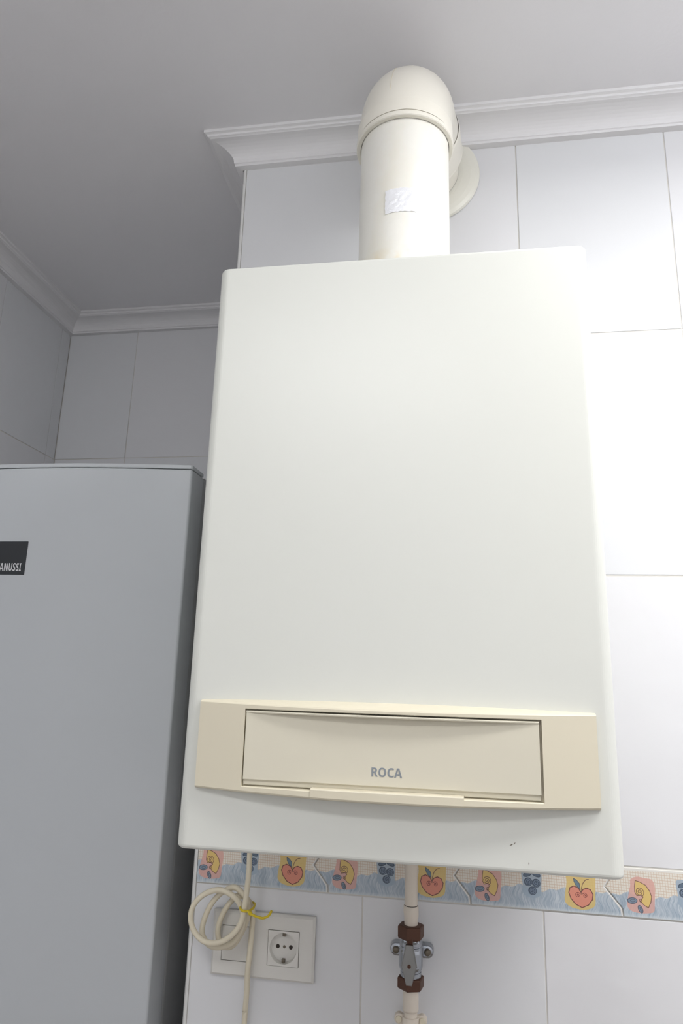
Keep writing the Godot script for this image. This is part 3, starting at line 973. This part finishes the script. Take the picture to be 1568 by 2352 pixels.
# ------------------------------------------------------------------ double wall outlet
func outlet() -> void:
	var o := thing("power_socket", "white double wall plate with a round socket and a rocker, below the boiler", "socket", Vector3(-0.1415, -0.381, 0.0))
	var sc := Vector2(-0.1108, -0.381)
	var rc := Vector2(-0.1790, -0.380)
	var hs := 0.0222
	# plate: a thin base, then two halves that each leave a square opening
	var st := mb()
	prism(st, rrect(-0.2165, -0.4225, -0.0660, -0.3385, 0.004, 4), 0.0004, 0.0010)
	var zp := 0.0085
	for half in [[rc, -0.2165, -0.1449], [sc, -0.1449, -0.0660]]:
		var c: Vector2 = half[0]
		var ha := rrect(half[1], -0.4225, half[2], -0.3385)
		var angles := []
		for k in 16: angles.append(PI / 4 + TAU * k / 16.0)
		for v in ha: angles.append(fposmod((v - c).angle() - PI / 4, TAU) + PI / 4)
		angles.sort()
		var edge := func(a: float, inn: float) -> Vector2:
			var d := Vector2(cos(a), sin(a))
			var tx: float = ((half[2] - c.x) if d.x > 0 else (half[1] - c.x)) / d.x if absf(d.x) > 1e-6 else 1e9
			var ty: float = ((-0.3385 - c.y) if d.y > 0 else (-0.4225 - c.y)) / d.y if absf(d.y) > 1e-6 else 1e9
			var p := c + d * minf(tx, ty)
			return Vector2(clampf(p.x, half[1] + (inn if half[1] < -0.2 else 0.0), half[2] - (inn if half[2] > -0.1 else 0.0)), clampf(p.y, -0.4225 + inn, -0.3385 - inn))
		var hole := func(a: float) -> Vector2:
			var d := Vector2(cos(a), sin(a))
			return c + d * ((hs + 0.0007) / maxf(absf(d.x), absf(d.y)))
		for k in angles.size():
			var a0: float = angles[k]
			var a1: float = angles[(k + 1) % angles.size()]
			var h0: Vector2 = hole.call(a0)
			var h1: Vector2 = hole.call(a1)
			var m0: Vector2 = edge.call(a0, 0.0030)
			var m1: Vector2 = edge.call(a1, 0.0030)
			var o0: Vector2 = edge.call(a0, 0.0)
			var o1: Vector2 = edge.call(a1, 0.0)
			quad(st, Vector3(h0.x, h0.y, zp), Vector3(m0.x, m0.y, zp), Vector3(m1.x, m1.y, zp), Vector3(h1.x, h1.y, zp))
			quad(st, Vector3(m0.x, m0.y, zp), Vector3(o0.x, o0.y, 0.0058), Vector3(o1.x, o1.y, 0.0058), Vector3(m1.x, m1.y, zp))
			quad(st, Vector3(o0.x, o0.y, 0.0058), Vector3(o0.x, o0.y, 0.0005), Vector3(o1.x, o1.y, 0.0005), Vector3(o1.x, o1.y, 0.0058))
			quad(st, Vector3(h1.x, h1.y, zp), Vector3(h1.x, h1.y, 0.001), Vector3(h0.x, h0.y, 0.001), Vector3(h0.x, h0.y, zp))
	build(st, "plate", M.outlet, o)
	# socket insert: square with a deep round well
	st = mb()
	var n := 48
	var rw := 0.0198
	var z1 := 0.0094
	for k in n:
		var a0 := TAU * k / n
		var a1 := TAU * (k + 1) / n
		var sq := func(a: float) -> Vector2:
			var d := Vector2(cos(a), sin(a))
			return d * (hs / maxf(absf(d.x), absf(d.y)))
		var s0: Vector2 = sq.call(a0)
		var s1: Vector2 = sq.call(a1)
		var c0 := Vector2(cos(a0), sin(a0)) * rw
		var c1 := Vector2(cos(a1), sin(a1)) * rw
		var P := func(v: Vector2, z: float) -> Vector3: return Vector3(sc.x + v.x, sc.y + v.y, z)
		quad(st, P.call(c0, z1), P.call(s0, z1), P.call(s1, z1), P.call(c1, z1))
		quad(st, P.call(s0, z1), P.call(s0, 0.0012), P.call(s1, 0.0012), P.call(s1, z1))
		quad(st, P.call(c1, z1 - 0.0), P.call(c1 * 0.96, 0.0014), P.call(c0 * 0.96, 0.0014), P.call(c0, z1), 2)
		tri(st, P.call(Vector2.ZERO, 0.0014), P.call(c0 * 0.96, 0.0014), P.call(c1 * 0.96, 0.0014))
	build(st, "socket", M.outlet, o)
	for dx in [-0.0095, 0.0095]:
		st = mb()
		lathe(st, Vector3(sc.x + dx, sc.y, 0.0015), Vector3(0, 0, 1), [[0.0027, 0.0], [0.0027, 0.0004], [0.0, 0.0004]], 20)
		build(st, "pin_hole", M.dark, o)
	st = mb()
	lathe(st, Vector3(sc.x, sc.y, 0.0015), Vector3(0, 0, 1), [[0.0020, 0.0], [0.0019, 0.0010], [0.0, 0.0010]], 16)
	build(st, "screw", M.earth_clip, o)
	for s in [-1.0, 1.0]:
		st = mb()
		box(st, Vector3(sc.x - 0.0022, sc.y + s * 0.0165 - 0.0020, 0.0014), Vector3(sc.x + 0.0022, sc.y + s * 0.0165 + 0.0020, 0.0070), 0.0005)
		build(st, "earth_clip", M.earth_clip, o)
	# rocker on the left
	st = mb()
	var rk := Transform3D(Basis(Vector3.RIGHT, deg_to_rad(3.0)), Vector3(rc.x, rc.y, 0.0085))
	prism(st, rrect(-hs, -hs, hs, hs, 0.001, 3), -0.005, 0.0016, 0.0008, rk)
	build(st, "rocker", M.outlet, o)

# ------------------------------------------------------------------ gas pipe and valve
func gas_line() -> void:
	var x := 0.0712
	var z := 0.036
	var o := thing("gas_pipe", "cream painted gas pipe between the boiler bottom and the shut-off valve", "pipe", Vector3(x, -0.331, z))
	var st := mb()
	sweep(st, [Vector3(x, -0.1790, z), Vector3(x, -0.331, z)], [0.0088], 28, true)
	build(st, "pipe", M.pipe_paint, o)
	st = mb()
	sweep(st, [Vector3(x, -0.3035, z), Vector3(x, -0.3045, z), Vector3(x, -0.3120, z), Vector3(x + 0.0003, -0.3165, z), Vector3(x, -0.3200, z), Vector3(x, -0.331, z)], [0.0088, 0.0101, 0.0103, 0.0099, 0.0092, 0.0090], 28, false)
	var sl := build(st, "sleeve", M.pipe_paint, o)
	st = mb()
	sweep(st, [Vector3(x, -0.3040, z), Vector3(x, -0.3031, z)], [0.0093, 0.0090], 28, true)
	build(st, "seam", M.dark, sl)
	# lower pipe
	o = thing("gas_pipe", "short cream painted gas pipe below the shut-off valve, running down through a clamp", "pipe", Vector3(x, -0.75, z))
	st = mb()
	sweep(st, [Vector3(x, -0.398, z), Vector3(x, -0.75, z)], [0.0088], 28, true)
	build(st, "pipe", M.pipe_paint, o)
	st = mb()
	sweep(st, [Vector3(x, -0.398, z), Vector3(x, -0.4055, z), Vector3(x, -0.4110, z), Vector3(x, -0.4270, z), Vector3(x, -0.4295, z), Vector3(x, -0.4300, z)], [0.0090, 0.0092, 0.0104, 0.0104, 0.0101, 0.0089], 28, false)
	build(st, "sleeve", M.pipe_paint, o)
	# valve
	o = thing("gas_valve", "chrome gas shut-off valve with brown hexagonal nuts and a flat lever", "valve", Vector3(x, -0.367, 0.0))
	var up := Transform3D(Basis(Vector3.RIGHT, Vector3(0, 0, -1), Vector3.UP), Vector3(x, 0, z))
	for h in [[-0.3435, -0.3270], [-0.4030, -0.3885]]:
		st = mb()
		var hex := ngon(Vector2.ZERO, 0.0181, 6, 0.30)
		prism(st, hex, h[0], h[1], 0.0022, up, 2, true)
		build(st, "nut", M.brass, o)
	st = mb()
	lathe(st, Vector3(x, -0.3890, z), Vector3.UP, [[0.0125, 0.0], [0.0140, 0.001], [0.0140, 0.006], [0.0132, 0.0065], [0.0132, 0.0085], [0.0150, 0.0095], [0.0158, 0.013], [0.0158, 0.030], [0.0150, 0.0335], [0.0152, 0.0340], [0.0152, 0.0365], [0.0144, 0.0370], [0.0144, 0.0385], [0.0152, 0.0390], [0.0152, 0.0420], [0.0138, 0.0440], [0.0125, 0.0465]], 40)
	build(st, "body", M.chrome, o)
	# wall plate with two screw ears
	st = mb()
	var ears := PackedVector2Array()
	for e in [[-0.0215, 0.0082, PI / 2, 1.5 * PI], [0.0215, 0.0082, -PI / 2, PI / 2]]:
		for k in 13:
			var t: float = lerpf(e[2], e[3], k / 12.0)
			ears.append(Vector2(x + e[0] + e[1] * cos(t), -0.3665 + e[1] * sin(t)))
	if Geometry2D.is_polygon_clockwise(ears): ears.reverse()
	prism(st, ears, 0.0008, 0.0155, 0.003)
	build(st, "fixing_plate", M.chrome, o)
	for s in [-1.0, 1.0]:
		st = mb()
		lathe(st, Vector3(x + s * 0.0215, -0.3665, 0.0155), Vector3(0, 0, 1), [[0.0046, 0.0], [0.0046, 0.0012], [0.0034, 0.0030], [0.0, 0.0036]], 20)
		build(st, "screw", M.earth_clip, o)
	# spindle and flat lever
	st = mb()
	lathe(st, Vector3(x - 0.0006, -0.3690, z), Vector3(0, 0, 1), [[0.0085, 0.0], [0.0085, 0.018], [0.007, 0.0195], [0.007, 0.024]], 24)
	build(st, "spindle", M.chrome, o)
	st = mb()
	box(st, Vector3(x - 0.0042, -0.3470, z), Vector3(x + 0.0034, -0.3395, z + 0.0165), 0.0012)
	build(st, "stop_lug", M.brass, o)
	st = mb()
	var lev := PackedVector2Array([Vector2(0.0037, -0.0220), Vector2(0.0100, 0.0), Vector2(0.0048, 0.0245), Vector2(-0.0048, 0.0245), Vector2(-0.0104, 0.0), Vector2(-0.0037, -0.0220)])
	var lt := Transform3D(Basis(Vector3.RIGHT, deg_to_rad(-4.0)), Vector3(x - 0.0008, -0.3692, z + 0.0225))
	prism(st, lev, 0.0, 0.0032, 0.0010, lt)
	# raised rims along the upper half of the lever
	for s in [-1.0, 1.0]:
		prism(st, PackedVector2Array([Vector2(s * 0.0101 - 0.0006, 0.0), Vector2(s * 0.0101 + 0.0006, 0.0), Vector2(s * 0.0047 + 0.0005, 0.0240), Vector2(s * 0.0047 - 0.0005, 0.0240)]), 0.001, 0.0046, 0.0003, lt)
	var lever := build(st, "lever", M.lever, o)
	st = mb()
	lathe(st, lt * Vector3(0, 0, 0.003), lt.basis.z, [[0.0024, 0.0], [0.0024, 0.0006], [0.0012, 0.0008], [0.0010, 0.0004], [0.0, 0.0004]], 18)
	build(st, "rivet", M.brass, lever)
	# clamp
	o = thing("pipe_clamp", "cream painted two-screw pipe clamp at the bottom of the gas pipe", "pipe clamp", Vector3(x, -0.4385, 0.0))
	st = mb()
	lathe(st, Vector3(x, -0.4480, z), Vector3.UP, [[0.0088, 0.0], [0.0112, 0.0], [0.0112, 0.0125], [0.0088, 0.0125]], 28)
	box(st, Vector3(x - 0.007, -0.4475, 0.0005), Vector3(x + 0.007, -0.4360, z - 0.004), 0.001)
	build(st, "band", M.pipe_paint, o)
	st = mb()
	for s in [-1.0, 1.0]:
		prism(st, ngon(Vector2(x + s * 0.0150, -0.4400), 0.0066, 20), z - 0.006, z + 0.0015, 0.0015)
		box(st, Vector3(x + minf(s * 0.008, s * 0.015), -0.4460, z - 0.005), Vector3(x + maxf(s * 0.008, s * 0.015), -0.4345, z + 0.001), 0.001)
	build(st, "ear", M.pipe_paint, o)
	for s in [-1.0, 1.0]:
		st = mb()
		lathe(st, Vector3(x + s * 0.0155, -0.4400, z + 0.0014), Vector3(0, 0, 1), [[0.0042, 0.0], [0.0042, 0.0010], [0.0036, 0.0018], [0.0, 0.0020]], 18)
		build(st, "screw", M.cable, o)

# ------------------------------------------------------------------ cable
func power_cable() -> void:
	var pts := [
		Vector3(-0.1556, -0.180, 0.052), Vector3(-0.1556, -0.215, 0.052), Vector3(-0.1556, -0.2524, 0.051), Vector3(-0.1556, -0.274, 0.05), Vector3(-0.1569, -0.2968, 0.05), Vector3(-0.1591, -0.3194, 0.05), Vector3(-0.163, -0.3392, 0.05), Vector3(-0.1747, -0.3553, 0.05), Vector3(-0.1931, -0.3664, 0.049), Vector3(-0.2142, -0.3677, 0.047), Vector3(-0.2305, -0.3572, 0.046), Vector3(-0.2379, -0.3409, 0.045), Vector3(-0.2349, -0.3237, 0.045), Vector3(-0.2204, -0.3091, 0.044), Vector3(-0.2012, -0.3027, 0.042), Vector3(-0.1852, -0.3064, 0.041), Vector3(-0.1715, -0.3153, 0.041), Vector3(-0.1640, -0.3290, 0.041),
		Vector3(-0.1632, -0.3456, 0.040), Vector3(-0.1725, -0.3645, 0.039), Vector3(-0.1885, -0.3749, 0.037), Vector3(-0.209, -0.3772, 0.034), Vector3(-0.222, -0.3684, 0.031), Vector3(-0.2247, -0.3559, 0.031), Vector3(-0.2203, -0.3385, 0.031), Vector3(-0.2116, -0.322, 0.031), Vector3(-0.1976, -0.308, 0.031), Vector3(-0.1816, -0.3011, 0.031), Vector3(-0.1700, -0.3069, 0.031), Vector3(-0.1606, -0.3181, 0.031), Vector3(-0.1592, -0.3367, 0.029),
		Vector3(-0.1680, -0.3598, 0.027), Vector3(-0.1806, -0.3776, 0.024), Vector3(-0.1934, -0.3800, 0.022), Vector3(-0.2029, -0.3722, 0.020), Vector3(-0.2047, -0.3581, 0.020), Vector3(-0.1994, -0.3405, 0.020), Vector3(-0.1889, -0.3238, 0.020), Vector3(-0.1778, -0.3143, 0.021), Vector3(-0.1640, -0.3179, 0.021), Vector3(-0.1548, -0.3319, 0.022), Vector3(-0.1545, -0.3547, 0.021), Vector3(-0.1560, -0.3829, 0.020), Vector3(-0.1585, -0.4107, 0.018), Vector3(-0.1592, -0.4381, 0.014), Vector3(-0.1606, -0.4586, 0.012), Vector3(-0.1611, -0.4751, 0.011), Vector3(-0.1640, -0.60, 0.010), Vector3(-0.164, -0.75, 0.010)]
	var o := thing("power_cable", "cream power cable looped in a coil in front of the wall plate", "cable", Vector3(-0.17, -0.75, 0.01))
	var st := mb()
	sweep(st, smooth(pts, 6), [0.0038], 14)
	build(st, "cord", M.cable, o)
	o = thing("cable_tie", "yellow twisted tie holding the coiled cable together, its end sticking out", "cable tie", Vector3(-0.158, -0.322, 0.05))
	st = mb()
	var loop := []
	for k in 21:
		var t := TAU * k / 20.0
		loop.append(Vector3(-0.1583 + 0.0092 * cos(t), -0.3225 - 0.0008 * sin(t * 2.0), 0.0375 + 0.0185 * sin(t)))
	sweep(st, loop, [0.0016], 8, false, false)
	build(st, "loop", M.tie, o)
	st = mb()
	var tail := [Vector3(-0.1535, -0.3222, 0.0545), Vector3(-0.1490, -0.3236, 0.0570), Vector3(-0.1455, -0.3253, 0.0580), Vector3(-0.1376, -0.3272, 0.0590), Vector3(-0.1295, -0.3280, 0.0590), Vector3(-0.1227, -0.3252, 0.0590), Vector3(-0.1198, -0.3215, 0.0590), Vector3(-0.1180, -0.3180, 0.0590)]
	sweep(st, smooth(tail, 4), [0.0017], 8)
	lathe(st, Vector3(-0.1485, -0.3240, 0.0572), Vector3(1, -0.35, 0.1), [[0.0, -0.003], [0.0024, -0.0022], [0.0029, 0.0], [0.0024, 0.0022], [0.0, 0.003]], 12)
	build(st, "twisted_end", M.tie, o)
